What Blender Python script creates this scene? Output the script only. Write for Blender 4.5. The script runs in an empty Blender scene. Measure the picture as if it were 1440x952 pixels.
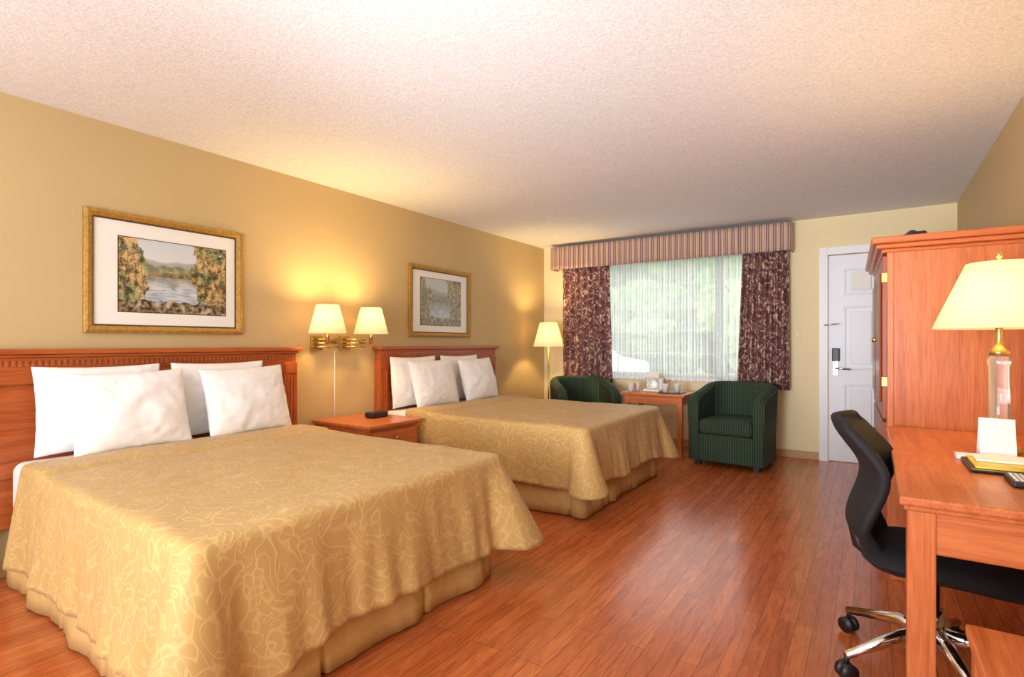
import bpy, bmesh, math, random
from mathutils import Vector, noise, Matrix
random.seed(7)
S = bpy.context.scene
pi = math.pi

# ------------------------------------------------------------ materials
def nmat(name):
    m = bpy.data.materials.new(name); m.use_nodes = True
    nt = m.node_tree
    b = nt.nodes['Principled BSDF']
    return m, nt, b
def N(nt, t, **kw):
    n = nt.nodes.new(t)
    for k, v in kw.items(): setattr(n, k, v)
    return n
def col(c): return (c[0], c[1], c[2], 1)
def srgb(r, g, b):
    f = lambda v: (v/255/12.92) if v/255 <= .04045 else ((v/255+.055)/1.055)**2.4
    return (f(r), f(g), f(b))
def plain(name, c, rough=.5, metal=0, spec=.5, coat=0, emis=None, es=0, var=.06, nscale=30):
    m, nt, b = nmat(name)
    tc = N(nt, 'ShaderNodeTexCoord'); no = N(nt, 'ShaderNodeTexNoise'); no.inputs['Scale'].default_value = nscale
    cr = N(nt, 'ShaderNodeValToRGB')
    cr.color_ramp.elements[0].position = .3; cr.color_ramp.elements[1].position = .7
    cr.color_ramp.elements[0].color = col([x*(1-var) for x in c]); cr.color_ramp.elements[1].color = col([min(1, x*(1+var)) for x in c])
    nt.links.new(tc.outputs['Object'], no.inputs['Vector']); nt.links.new(no.outputs['Fac'], cr.inputs[0])
    nt.links.new(cr.outputs[0], b.inputs['Base Color'])
    b.inputs['Roughness'].default_value = rough; b.inputs['Metallic'].default_value = metal
    b.inputs['Specular IOR Level'].default_value = spec; b.inputs['Coat Weight'].default_value = coat
    if emis:
        b.inputs['Emission Color'].default_value = col(emis); b.inputs['Emission Strength'].default_value = es
    return m
def wood(name, dark, light, axis='z', rough=.35, coat=.2):
    m, nt, b = nmat(name)
    tc = N(nt, 'ShaderNodeTexCoord'); mp = N(nt, 'ShaderNodeMapping')
    sc = {'x': (1.6, 26, 26), 'y': (26, 1.6, 26), 'z': (26, 26, 1.6)}[axis]
    mp.inputs['Scale'].default_value = sc
    no = N(nt, 'ShaderNodeTexNoise'); no.inputs['Scale'].default_value = 1.0; no.inputs['Detail'].default_value = 6; no.inputs['Roughness'].default_value = .65; no.inputs['Distortion'].default_value = .6
    mp2 = N(nt, 'ShaderNodeMapping'); mp2.inputs['Scale'].default_value = tuple(4*v for v in sc)
    n2 = N(nt, 'ShaderNodeTexNoise'); n2.inputs['Scale'].default_value = 1.6; n2.inputs['Detail'].default_value = 2
    mx = N(nt, 'ShaderNodeMath', operation='MULTIPLY_ADD'); mx.inputs[1].default_value = .35
    sb = N(nt, 'ShaderNodeMath', operation='MULTIPLY'); sb.inputs[1].default_value = .68
    cr = N(nt, 'ShaderNodeValToRGB'); e = cr.color_ramp.elements
    e[0].position = .34; e[0].color = col(dark); e[1].position = .66; e[1].color = col(light)
    L = nt.links.new
    L(tc.outputs['Object'], mp.inputs[0]); L(mp.outputs[0], no.inputs['Vector'])
    L(tc.outputs['Object'], mp2.inputs[0]); L(mp2.outputs[0], n2.inputs['Vector'])
    L(no.outputs['Fac'], sb.inputs[0]); L(n2.outputs['Fac'], mx.inputs[0]); L(sb.outputs[0], mx.inputs[2]); L(mx.outputs[0], cr.inputs[0])
    L(cr.outputs[0], b.inputs['Base Color'])
    bp = N(nt, 'ShaderNodeBump'); bp.inputs['Strength'].default_value = .08; bp.inputs['Distance'].default_value = .003
    L(mx.outputs[0], bp.inputs['Height']); L(bp.outputs[0], b.inputs['Normal'])
    b.inputs['Roughness'].default_value = rough; b.inputs['Coat Weight'].default_value = coat; b.inputs['Coat Roughness'].default_value = .25
    return m

WD, WL = srgb(174, 84, 38), srgb(218, 126, 70)
M_wz = wood('cherry_wood_v', WD, WL, 'z'); M_wy = wood('cherry_wood_y', WD, WL, 'y'); M_wx = wood('cherry_wood_x', WD, WL, 'x')
M_hy = wood('headboard_wood_y', srgb(150, 68, 26), srgb(196, 104, 50), 'y'); M_hz = wood('headboard_wood_z', srgb(150, 68, 26), srgb(196, 104, 50), 'z')
M_wd = wood('cherry_wood_dark', srgb(120, 48, 20), srgb(165, 78, 36), 'z')

def wall_mat(name, c):
    m, nt, b = nmat(name); L = nt.links.new
    tc = N(nt, 'ShaderNodeTexCoord'); no = N(nt, 'ShaderNodeTexNoise'); no.inputs['Scale'].default_value = 90; no.inputs['Detail'].default_value = 4
    n2 = N(nt, 'ShaderNodeTexNoise'); n2.inputs['Scale'].default_value = 2
    cr = N(nt, 'ShaderNodeValToRGB'); cr.color_ramp.elements[0].color = col([x*.96 for x in c]); cr.color_ramp.elements[1].color = col([min(1, x*1.04) for x in c])
    bp = N(nt, 'ShaderNodeBump'); bp.inputs['Strength'].default_value = .12; bp.inputs['Distance'].default_value = .002
    L(tc.outputs['Object'], no.inputs['Vector']); L(tc.outputs['Object'], n2.inputs['Vector']); L(n2.outputs['Fac'], cr.inputs[0]); L(cr.outputs[0], b.inputs['Base Color'])
    L(no.outputs['Fac'], bp.inputs['Height']); L(bp.outputs[0], b.inputs['Normal'])
    b.inputs['Roughness'].default_value = .6; b.inputs['Specular IOR Level'].default_value = .3
    return m
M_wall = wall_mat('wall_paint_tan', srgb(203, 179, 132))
M_wallf = wall_mat('wall_paint_cream_lit', srgb(238, 220, 176))  # cream far wall, colour lightened to stand for the stronger light on it

def ceiling_mat():
    m, nt, b = nmat('popcorn_ceiling'); L = nt.links.new
    tc = N(nt, 'ShaderNodeTexCoord'); no = N(nt, 'ShaderNodeTexNoise'); no.inputs['Scale'].default_value = 110; no.inputs['Detail'].default_value = 3; no.inputs['Roughness'].default_value = .65
    cr = N(nt, 'ShaderNodeValToRGB'); e = cr.color_ramp.elements
    e[0].position = .35; e[0].color = col(srgb(220, 220, 222)); e[1].position = .62; e[1].color = col(srgb(246, 246, 248))
    bp = N(nt, 'ShaderNodeBump'); bp.inputs['Strength'].default_value = .4; bp.inputs['Distance'].default_value = .004
    L(tc.outputs['Object'], no.inputs['Vector']); L(no.outputs['Fac'], cr.inputs[0]); L(cr.outputs[0], b.inputs['Base Color'])
    L(no.outputs['Fac'], bp.inputs['Height']); L(bp.outputs[0], b.inputs['Normal'])
    b.inputs['Roughness'].default_value = .95; b.inputs['Specular IOR Level'].default_value = .1
    return m
M_ceil = ceiling_mat()

def floor_mat():
    m, nt, b = nmat('laminate_floor'); L = nt.links.new
    tc = N(nt, 'ShaderNodeTexCoord'); mp = N(nt, 'ShaderNodeMapping'); mp.inputs['Rotation'].default_value = (0, 0, pi/2)
    br = N(nt, 'ShaderNodeTexBrick'); br.inputs['Scale'].default_value = 1
    br.inputs['Brick Width'].default_value = .85; br.inputs['Row Height'].default_value = .066; br.inputs['Mortar Size'].default_value = .0013
    br.inputs['Color1'].default_value = col(srgb(210, 118, 64)); br.inputs['Color2'].default_value = col(srgb(190, 98, 50)); br.inputs['Mortar'].default_value = col(srgb(128, 58, 28))
    br.offset = .37; br.offset_frequency = 3; br.inputs['Mortar Smooth'].default_value = .3; br.inputs['Bias'].default_value = -.1
    mp2 = N(nt, 'ShaderNodeMapping'); mp2.inputs['Scale'].default_value = (44, 4.5, 1)
    no = N(nt, 'ShaderNodeTexNoise'); no.inputs['Scale'].default_value = 1; no.inputs['Detail'].default_value = 6; no.inputs['Roughness'].default_value = .75; no.inputs['Distortion'].default_value = 1.2
    cr = N(nt, 'ShaderNodeValToRGB'); e = cr.color_ramp.elements
    e[0].position = .36; e[0].color = (.58, .50, .42, 1); e[1].position = .58; e[1].color = (1.0, 1.0, 1.0, 1)
    mx = N(nt, 'ShaderNodeMix', data_type='RGBA', blend_type='MULTIPLY'); mx.inputs['Factor'].default_value = .85
    L(tc.outputs['Object'], mp.inputs[0]); L(mp.outputs[0], br.inputs['Vector']); L(tc.outputs['Object'], mp2.inputs[0]); L(mp2.outputs[0], no.inputs['Vector'])
    L(no.outputs['Fac'], cr.inputs[0]); L(br.outputs['Color'], mx.inputs['A']); L(cr.outputs[0], mx.inputs['B']); L(mx.outputs['Result'], b.inputs['Base Color'])
    b.inputs['Roughness'].default_value = .22; b.inputs['Specular IOR Level'].default_value = .65
    bp = N(nt, 'ShaderNodeBump'); bp.inputs['Strength'].default_value = .12; bp.inputs['Distance'].default_value = .001
    L(no.outputs['Fac'], bp.inputs['Height']); L(bp.outputs[0], b.inputs['Normal'])
    return m
M_floor = floor_mat()

def damask(name, c1, c2, bump=.28, scale=6.5):
    m, nt, b = nmat(name); L = nt.links.new
    tc = N(nt, 'ShaderNodeTexCoord')
    def lines(sc, mul, dist, off):
        mp = N(nt, 'ShaderNodeMapping'); mp.inputs['Location'].default_value = (off, off*1.7, 0)
        no = N(nt, 'ShaderNodeTexNoise'); no.inputs['Scale'].default_value = sc; no.inputs['Detail'].default_value = 0.6; no.inputs['Distortion'].default_value = dist
        ml = N(nt, 'ShaderNodeMath', operation='MULTIPLY'); ml.inputs[1].default_value = mul
        sn = N(nt, 'ShaderNodeMath', operation='SINE'); ab = N(nt, 'ShaderNodeMath', operation='ABSOLUTE')
        mr = N(nt, 'ShaderNodeMapRange', interpolation_type='SMOOTHSTEP'); mr.inputs['From Min'].default_value = .02; mr.inputs['From Max'].default_value = .42
        L(tc.outputs['Object'], mp.inputs[0]); L(mp.outputs[0], no.inputs['Vector']); L(no.outputs['Fac'], ml.inputs[0]); L(ml.outputs[0], sn.inputs[0]); L(sn.outputs[0], ab.inputs[0]); L(ab.outputs[0], mr.inputs['Value'])
        return mr.outputs[0]
    a = lines(scale, 24, .8, 0); q = lines(scale*2.4, 12, .5, 5)
    mn = N(nt, 'ShaderNodeMath', operation='MINIMUM'); L(a, mn.inputs[0]); L(q, mn.inputs[1])
    cr = N(nt, 'ShaderNodeValToRGB'); e = cr.color_ramp.elements; e[0].position = .0; e[0].color = col(c1); e[1].position = 1; e[1].color = col(c2)
    L(mn.outputs[0], cr.inputs[0]); L(cr.outputs[0], b.inputs['Base Color'])
    bp = N(nt, 'ShaderNodeBump'); bp.inputs['Strength'].default_value = bump; bp.inputs['Distance'].default_value = .002; bp.invert = True
    L(mn.outputs[0], bp.inputs['Height']); L(bp.outputs[0], b.inputs['Normal'])
    b.inputs['Roughness'].default_value = .6; b.inputs['Sheen Weight'].default_value = .1; b.inputs['Specular IOR Level'].default_value = .3
    return m
M_spread = damask('gold_damask', srgb(210, 176, 116), srgb(194, 158, 98))
M_skirt = plain('bed_skirt_fabric', srgb(214, 178, 116), .8)
M_white = plain('white_linen', srgb(248, 246, 246), .85, var=.01, nscale=6)
M_wpaint = plain('white_paint', srgb(240, 240, 244), .4, var=.01)
M_gold = plain('gold_frame', srgb(188, 148, 74), .4, metal=.5, var=.2, nscale=60)
M_mat = plain('picture_mat', srgb(244, 242, 236), .8, var=.01)
M_brass = plain('brass', srgb(210, 180, 110), .25, metal=.9)
M_black = plain('black_plastic', (.012, .012, .014), .4)
M_mesh = plain('black_fabric', (.010, .010, .013), .75, var=.4, nscale=200)
M_chrome = plain('chrome', (.75, .75, .77), .12, metal=1)
M_paper = plain('paper_white', srgb(245, 243, 238), .7, var=.01)
M_yellow = plain('magazine_yellow', srgb(225, 200, 50), .4, var=.3, nscale=14)
M_ceramic = plain('ceramic_white', srgb(240, 236, 228), .25, var=.01)
M_foot = plain('dark_feet', (.02, .012, .008), .5)

def green_mat():
    m, nt, b = nmat('green_striped_fabric'); L = nt.links.new
    tc = N(nt, 'ShaderNodeTexCoord'); wv = N(nt, 'ShaderNodeTexWave'); wv.bands_direction = 'X'; wv.inputs['Scale'].default_value = 14; wv.inputs['Distortion'].default_value = .3
    no = N(nt, 'ShaderNodeTexNoise'); no.inputs['Scale'].default_value = 160
    mx = N(nt, 'ShaderNodeMath', operation='MULTIPLY')
    cr = N(nt, 'ShaderNodeValToRGB'); e = cr.color_ramp.elements; e[0].position = .1; e[0].color = col(srgb(26, 42, 32)); e[1].position = .5; e[1].color = col(srgb(56, 78, 54))
    L(tc.outputs['Object'], wv.inputs['Vector']); L(tc.outputs['Object'], no.inputs['Vector']); L(wv.outputs['Fac'], mx.inputs[0]); L(no.outputs['Fac'], mx.inputs[1]); L(mx.outputs[0], cr.inputs[0])
    L(cr.outputs[0], b.inputs['Base Color']); b.inputs['Roughness'].default_value = .85
    return m
M_green = green_mat()

def curtain_mat():
    m, nt, b = nmat('floral_curtain'); L = nt.links.new
    tc = N(nt, 'ShaderNodeTexCoord'); mp = N(nt, 'ShaderNodeMapping'); mp.inputs['Scale'].default_value = (1.6, .3, 1)
    no = N(nt, 'ShaderNodeTexNoise'); no.inputs['Scale'].default_value = 18; no.inputs['Detail'].default_value = 3; no.inputs['Distortion'].default_value = 1.5
    cr = N(nt, 'ShaderNodeValToRGB'); cr.color_ramp.interpolation = 'LINEAR'; e = cr.color_ramp.elements
    e[0].position = .36; e[0].color = col(srgb(74, 52, 56)); e[1].position = .64; e[1].color = col(srgb(216, 188, 166))
    for p, c in ((.43, srgb(140, 78, 76)), (.49, srgb(78, 60, 66)), (.55, srgb(160, 116, 106))):
        x = e.new(p); x.color = col(c)
    L(tc.outputs['Object'], mp.inputs[0]); L(mp.outputs[0], no.inputs['Vector']); L(no.outputs['Fac'], cr.inputs[0]); L(cr.outputs[0], b.inputs['Base Color'])
    b.inputs['Roughness'].default_value = .85
    return m
M_curt = curtain_mat()
def valance_mat():
    m, nt, b = nmat('striped_valance'); L = nt.links.new
    tc = N(nt, 'ShaderNodeTexCoord'); sp = N(nt, 'ShaderNodeSeparateXYZ'); ml = N(nt, 'ShaderNodeMath', operation='MULTIPLY'); ml.inputs[1].default_value = 15.0
    fr = N(nt, 'ShaderNodeMath', operation='FRACT')
    cr = N(nt, 'ShaderNodeValToRGB'); cr.color_ramp.interpolation = 'CONSTANT'; e = cr.color_ramp.elements
    e[0].position = 0; e[0].color = col(srgb(204, 180, 158)); e[1].position = .88; e[1].color = col(srgb(140, 98, 100))
    for p, c in ((.3, srgb(168, 130, 122)), (.42, srgb(218, 196, 174)), (.52, srgb(132, 92, 94)), (.7, srgb(188, 156, 140))):
        x = e.new(p); x.color = col(c)
    L(tc.outputs['Object'], sp.inputs[0]); L(sp.outputs['X'], ml.inputs[0]); L(ml.outputs[0], fr.inputs[0]); L(fr.outputs[0], cr.inputs[0]); L(cr.outputs[0], b.inputs['Base Color'])
    b.inputs['Roughness'].default_value = .85
    return m
M_val = valance_mat()
def sheer_mat():
    m, nt, b = nmat('sheer_voile'); L = nt.links.new
    out = nt.nodes['Material Output']; nt.nodes.remove(b)
    tr = N(nt, 'ShaderNodeBsdfTransparent'); tl = N(nt, 'ShaderNodeBsdfTranslucent'); df = N(nt, 'ShaderNodeBsdfDiffuse')
    tl.inputs[0].default_value = (.96, .96, .92, 1); df.inputs[0].default_value = (.93, .93, .92, 1)
    tc = N(nt, 'ShaderNodeTexCoord'); wv = N(nt, 'ShaderNodeTexWave'); wv.bands_direction = 'X'; wv.inputs['Scale'].default_value = 9; wv.inputs['Distortion'].default_value = 1.0
    cr = N(nt, 'ShaderNodeMapRange'); cr.inputs['To Min'].default_value = .48; cr.inputs['To Max'].default_value = .80
    m1 = N(nt, 'ShaderNodeMixShader'); m1.inputs[0].default_value = .25; m2 = N(nt, 'ShaderNodeMixShader')
    L(tl.outputs[0], m1.inputs[1]); L(df.outputs[0], m1.inputs[2]); L(tr.outputs[0], m2.inputs[1]); L(m1.outputs[0], m2.inputs[2])
    L(tc.outputs['Object'], wv.inputs['Vector']); L(wv.outputs['Fac'], cr.inputs[0]); L(cr.outputs[0], m2.inputs[0]); L(m2.outputs[0], out.inputs[0])
    return m
M_sheer = sheer_mat()
def shade_mat(name, es):
    m, nt, b = nmat(name); L = nt.links.new
    out = nt.nodes['Material Output']; nt.nodes.remove(b)
    tl = N(nt, 'ShaderNodeBsdfTranslucent'); df = N(nt, 'ShaderNodeBsdfDiffuse'); em = N(nt, 'ShaderNodeEmission')
    tl.inputs[0].default_value = (.95, .84, .58, 1); df.inputs[0].default_value = (.9, .84, .7, 1)
    em.inputs[0].default_value = (1, .76, .36, 1); em.inputs[1].default_value = es
    m1 = N(nt, 'ShaderNodeMixShader'); m1.inputs[0].default_value = .5; ad = N(nt, 'ShaderNodeAddShader')
    L(tl.outputs[0], m1.inputs[1]); L(df.outputs[0], m1.inputs[2]); L(m1.outputs[0], ad.inputs[0]); L(em.outputs[0], ad.inputs[1]); L(ad.outputs[0], out.inputs[0])
    return m
M_shade = shade_mat('lamp_shade_fabric', .3)
def glass(name):
    m, nt, b = nmat(name); b.inputs['Base Color'].default_value = (.98, .98, .97, 1); b.inputs['Roughness'].default_value = .04
    b.inputs['Transmission Weight'].default_value = .88; b.inputs['IOR'].default_value = 1.45
    return m
M_glass = glass('lamp_glass')
def leaf_mat(name, c1, c2):
    return plain(name, c1, .8, var=.5, nscale=5)
M_leaf = leaf_mat('foliage', srgb(92, 122, 66), None); M_leaf2 = leaf_mat('foliage_light', srgb(132, 154, 92), None)
M_pave = plain('pavement', srgb(150, 154, 154), .9, nscale=5); M_grass = plain('lawn', srgb(104, 128, 80), .95, nscale=5)
M_car = plain('car_paint', srgb(225, 230, 238), .3, var=.01); M_tire = plain('tire', (.03, .03, .03), .8); M_carglass = plain('car_glass', (.08, .1, .12), .1)

# ------------------------------------------------------------ geometry helpers
def E(name, loc):
    o = bpy.data.objects.new(name, None); o.location = loc; o.empty_display_size = .1
    S.collection.objects.link(o); return o
def fin(name, bm, mat, parent=None, smooth=False, bevel=0, subs=0, solid=0):
    me = bpy.data.meshes.new(name); bm.normal_update(); bm.to_mesh(me); bm.free()
    o = bpy.data.objects.new(name, me); S.collection.objects.link(o)
    for mm in (mat if isinstance(mat, (list, tuple)) else [mat]): me.materials.append(mm)
    if smooth:
        for p in me.polygons: p.use_smooth = True
    if solid:
        md = o.modifiers.new('solid', 'SOLIDIFY'); md.thickness = solid; md.offset = 0
    if bevel:
        md = o.modifiers.new('bev', 'BEVEL'); md.width = bevel; md.segments = 2; md.limit_method = 'ANGLE'; md.angle_limit = .7
    if subs:
        md = o.modifiers.new('sub', 'SUBSURF'); md.levels = subs; md.render_levels = subs
    if parent:
        o.parent = parent; o.matrix_parent_inverse = Matrix.Translation(parent.location).inverted()
    return o
def addbox(bm, x0, x1, y0, y1, z0, z1, mi=0):
    v = [bm.verts.new(p) for p in ((x0,y0,z0),(x1,y0,z0),(x1,y1,z0),(x0,y1,z0),(x0,y0,z1),(x1,y0,z1),(x1,y1,z1),(x0,y1,z1))]
    for f in ((0,3,2,1),(4,5,6,7),(0,1,5,4),(1,2,6,5),(2,3,7,6),(3,0,4,7)):
        bm.faces.new([v[i] for i in f]).material_index = mi
def box(name, x0, x1, y0, y1, z0, z1, mat, parent=None, bevel=.004):
    bm = bmesh.new(); addbox(bm, x0, x1, y0, y1, z0, z1); return fin(name, bm, mat, parent, bevel=bevel)
def boxes(name, lst, mat, parent=None, bevel=.003):
    bm = bmesh.new()
    for b in lst: addbox(bm, *b)
    return fin(name, bm, mat, parent, bevel=bevel)
def lathe(name, prof, c, mat, parent=None, seg=40, smooth=True, solid=0):
    bm = bmesh.new(); rings = []
    for r, z in prof:
        rings.append([bm.verts.new((c[0]+r*math.cos(2*pi*i/seg), c[1]+r*math.sin(2*pi*i/seg), c[2]+z)) for i in range(seg)])
    for a, b in zip(rings, rings[1:]):
        for i in range(seg):
            j = (i+1) % seg; bm.faces.new((a[i], a[j], b[j], b[i]))
    if not solid:
        bm.faces.new(rings[0][::-1]); bm.faces.new(rings[-1])
    o = fin(name, bm, mat, parent, smooth=smooth, solid=solid)
    return o
def tube(name, pts, r, mat, parent=None, seg=10):
    bm = bmesh.new(); pts = [Vector(p) for p in pts]; rings = []
    for i, p in enumerate(pts):
        d = (pts[min(i+1, len(pts)-1)]-pts[max(i-1, 0)]).normalized()
        u = d.orthogonal().normalized() if i == 0 else (u - d*u.dot(d)).normalized()
        w = d.cross(u)
        rr = r[i] if isinstance(r, (list, tuple)) else r
        rings.append([bm.verts.new(p+u*rr*math.cos(2*pi*k/seg)+w*rr*math.sin(2*pi*k/seg)) for k in range(seg)])
    for a, b in zip(rings, rings[1:]):
        for i in range(seg):
            j = (i+1) % seg; bm.faces.new((a[i], a[j], b[j], b[i]))
    bm.faces.new(rings[0][::-1]); bm.faces.new(rings[-1])
    return fin(name, bm, mat, parent, smooth=True)
def gridmesh(name, nu, nv, fn, mat, parent=None, solid=0, smooth=True, subs=0, closed_u=False):
    bm = bmesh.new(); g = [[bm.verts.new(fn(i/nu, j/nv)) for j in range(nv+1)] for i in range(nu+1)]
    for i in range(nu):
        for j in range(nv): bm.faces.new((g[i][j], g[i+1][j], g[i+1][j+1], g[i][j+1]))
    return fin(name, bm, mat, parent, smooth=smooth, solid=solid, subs=subs)

# ------------------------------------------------------------ room shell
XL, XR, YF, YB, H = -3.637, .645, 6.25, -1.9, 2.44
box('floor', XL-.15, XR+.15, YB-.15, YF+.15, -.12, 0, M_floor, bevel=0)
box('ceiling', XL-.15, XR+.15, YB-.15, YF+.15, H, H+.12, M_ceil, bevel=0)
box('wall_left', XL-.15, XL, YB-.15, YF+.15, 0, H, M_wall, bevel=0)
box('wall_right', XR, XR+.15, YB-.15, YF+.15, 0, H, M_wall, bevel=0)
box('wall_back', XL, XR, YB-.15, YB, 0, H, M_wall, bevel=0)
WX0, WX1, WZ0, WZ1 = -3.0, -.85, .78, 2.18
DX0, DX1, DZ1 = -.36, .56, 2.06
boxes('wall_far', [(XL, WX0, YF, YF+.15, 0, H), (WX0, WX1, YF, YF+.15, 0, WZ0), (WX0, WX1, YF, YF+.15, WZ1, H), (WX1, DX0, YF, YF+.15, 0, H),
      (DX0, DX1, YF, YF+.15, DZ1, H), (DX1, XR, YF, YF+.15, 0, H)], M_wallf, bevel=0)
M_base = plain('baseboard_paint', srgb(190, 150, 95), .5)
box('baseboard_left', XL, XL+.012, YB, YF, 0, .08, M_base)
boxes('baseboard_far', [(XL+.012, DX0-.08, YF-.012, YF, 0, .08)], M_base)
box('baseboard_right', XR-.012, XR, YB, YF-.012, 0, .08, M_base)

# window
w = E('window_1', (-1.9, YF, 1.5))
fw = .05
M_alu = plain('window_aluminium', srgb(150, 158, 152), .4)
boxes('window_frame', [(WX0, WX1, YF+.04, YF+.12, WZ0, WZ0+fw), (WX0, WX1, YF+.04, YF+.12, WZ1-fw, WZ1), (WX0, WX0+fw, YF+.04, YF+.12, WZ0+fw, WZ1-fw), (WX1-fw, WX1, YF+.04, YF+.12, WZ0+fw, WZ1-fw),
      (-1.45, -1.36, YF+.05, YF+.11, WZ0+fw, WZ1-fw)], M_alu, w)
boxes('window_muntins', [(x-.006, x+.006, YF+.07, YF+.09, WZ0+fw, WZ1-fw) for x in (-2.62, -2.33, -2.04, -1.75)]+[(WX0+fw, -1.45, YF+.07, YF+.09, z-.006, z+.006) for z in (1.06, 1.33, 1.60, 1.88)], plain('muntin_white', srgb(190, 196, 190), .4), w, 0)
box('window_sill', WX0, WX1, YF-.015, YF+.04, WZ0-.03, WZ0, M_wpaint, w)

# exterior
box('ground_outside', -30, 30, YF+.16, 45, -.3, -.12, M_pave, bevel=0)
box('lawn_outside', -30, 30, 12.5, 46, -.119, -.06, M_grass, bevel=0)
def tree(name, x, y, h, r, mat):
    t = E(name, (x, y, 0))
    tube('trunk', [(x, y, -.058), (x+.1, y, h*.5), (x, y, h*.8)], [.2, .15, .08], M_wd, t)
    bm = bmesh.new()
    for k in range(18):
        a = random.uniform(0, 2*pi); rr = random.uniform(0, r*.8)
        hh = h*random.uniform(.25, 1.0); R_ = min(r*random.uniform(.3, .5), (hh-.05)/1.2)
        mt = Matrix.Translation((x+rr*math.cos(a), y+rr*math.sin(a), hh))
        bmesh.ops.create_icosphere(bm, subdivisions=3, radius=R_, matrix=mt)
    for v in bm.verts:
        v.co += noise.noise_vector(v.co*2.3)*.28 + noise.noise_vector(v.co*7)*.14
        v.co.z = max(v.co.z, .05)
    fin('foliage', bm, mat, t)
for i, (x, y, h, r) in enumerate([(-9.9, 17, 4.6, 2.6), (-6.8, 19, 4.4, 2.8), (-1.0, 19, 4.4, 2.4), (-12.5, 21, 5, 3), (-8.4, 15.5, 3.0, 1.7), (-4.0, 18, 4.2, 2.2), (-2.4, 16.5, 2.6, 1.7), (-5.8, 16, 2.4, 1.7)]):
    tree('garden_tree' if i == 0 else 'garden_tree.%03d' % i, x, y, h, r, M_leaf if i % 2 else M_leaf2)
CX = -6.2
car = E('parked_car', (CX, 10.8, 0))
bm = bmesh.new(); prof = [(-2.15,.25),(-2.15,.75),(-1.4,.88),(-.85,1.38),(.8,1.42),(1.5,1.0),(2.1,.9),(2.15,.3)]
A = [bm.verts.new((CX+p[0], 10.0, p[1]-.12)) for p in prof]; B = [bm.verts.new((CX+p[0], 11.7, p[1]-.12)) for p in prof]
bm.faces.new(A); bm.faces.new(B[::-1])
for i in range(len(prof)): j = (i+1) % len(prof); bm.faces.new((A[j], A[i], B[i], B[j]))
fin('body', bm, M_car, car, bevel=.08)
boxes('windows', [(CX-.75, CX-.05, 9.985, 10.01, .80, 1.18), (CX+.05, CX+.75, 9.985, 10.01, .80, 1.18)], M_carglass, car)
for k, wx in enumerate((CX-1.35, CX+1.35)):
    for q, wy in enumerate((10.0, 11.7)):
        tube('wheel_%d%d' % (k, q), [(wx, wy-.1, .2), (wx, wy+.1, .2)], .31, M_tire, car, 24)

# sheers, curtains, valance
def sheerf(u, v):
    x = -3.05+u*(3.05-.85); z = .74+v*1.42
    return (x, 6.215+.012*math.sin(u*190+.8*math.sin(u*23))+.003*math.sin(v*5+u*30), z)
gridmesh('sheer_curtain', 360, 6, sheerf, M_sheer)
def curtain(name, x0, x1, x1b, seed, x0b=None):
    x0b = x0 if x0b is None else x0b
    def f(u, v):
        a0 = x0b+(x0-x0b)*v; a1 = x1b+(x1-x1b)*v
        x = a0+u*(a1-a0); z = .70+v*1.46
        y = 6.135+.026*math.sin(u*2*pi*8+seed+.5*math.sin(u*9))*(1-.25*v)+.008*noise.noise(Vector((u*6, v*2, seed)))
        return (x, y, z)
    return gridmesh(name, 120, 16, f, M_curt, solid=.004)
curtain('patterned_curtain', -3.30, -2.66, -2.62, 1)
curtain('patterned_curtain.001', -1.13, -.70, -.69, 4, -1.19)
v_ = E('window_valance', (-2, 6.1, 2.26))
def valf(u, v):
    x = -3.42+u*(3.42-.665)
    y = 6.05+.012*math.sin(u*2*pi*41)*(1-.6*v)
    return (x, y, 2.115+v*.285)
gridmesh('valance_fabric', 500, 5, valf, M_val, v_, solid=.006)
boxes('valance_returns', [(-3.425, -3.41, 6.05, 6.25, 2.115, 2.4), (-.675, -.66, 6.05, 6.25, 2.115, 2.4), (-3.41, -.675, 6.065, 6.249, 2.36, 2.4)], M_val, v_)

# door
d = E('door_1', (.1, YF, 1))
boxes('door_casing', [(DX0-.075, DX0, YF-.02, YF-.0005, 0, DZ1+.075), (DX1, DX1+.075, YF-.02, YF-.0005, 0, DZ1+.075), (DX0, DX1, YF-.02, YF-.0005, DZ1, DZ1+.075)], M_wpaint, d)
M_door = plain('door_paint', srgb(236, 238, 246), .4, var=.01)
dl = [(DX0+.003, DX1-.003, YF+.035, YF+.075, .005, DZ1-.003)]
box('door_leaf', *dl[0], M_door, d)
pan = []
for px0, px1 in ((DX0+.13, DX0+.42), (DX0+.52, DX1-.11)):
    for pz0, pz1 in ((.16, .78), (.92, 1.55), (1.66, 1.92)):
        w_ = .022
        pan += [(px0, px1, YF+.018, YF+.04, pz0, pz0+w_), (px0, px1, YF+.018, YF+.04, pz1-w_, pz1), (px0, px0+w_, YF+.018, YF+.04, pz0+w_, pz1-w_), (px1-w_, px1, YF+.018, YF+.04, pz0+w_, pz1-w_), (px0+.055, px1-.055, YF+.022, YF+.04, pz0+.055, pz1-.055)]
boxes('door_panels', pan, M_door, d, .004)
box('card_lock', DX0+.035, DX0+.10, YF-.005, YF+.037, 1.0, 1.13, M_black, d, .008)
boxes('lock_plate', [(DX0+.045, DX0+.09, YF+.015, YF+.037, .86, 1.0)], M_chrome, d)
tube('door_lever', [(DX0+.068, YF+.02, .93), (DX0+.068, YF-.03, .93), (DX0+.10, YF-.04, .93), (DX0+.19, YF-.04, .925)], .010, M_chrome, d)
tube('swing_bar_lock', [(DX0-.03, YF-.022, 1.36), (DX0-.03, YF-.05, 1.36), (DX0+.09, YF-.05, 1.37), (DX0+.09, YF+.03, 1.37)], .007, M_chrome, d)
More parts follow.
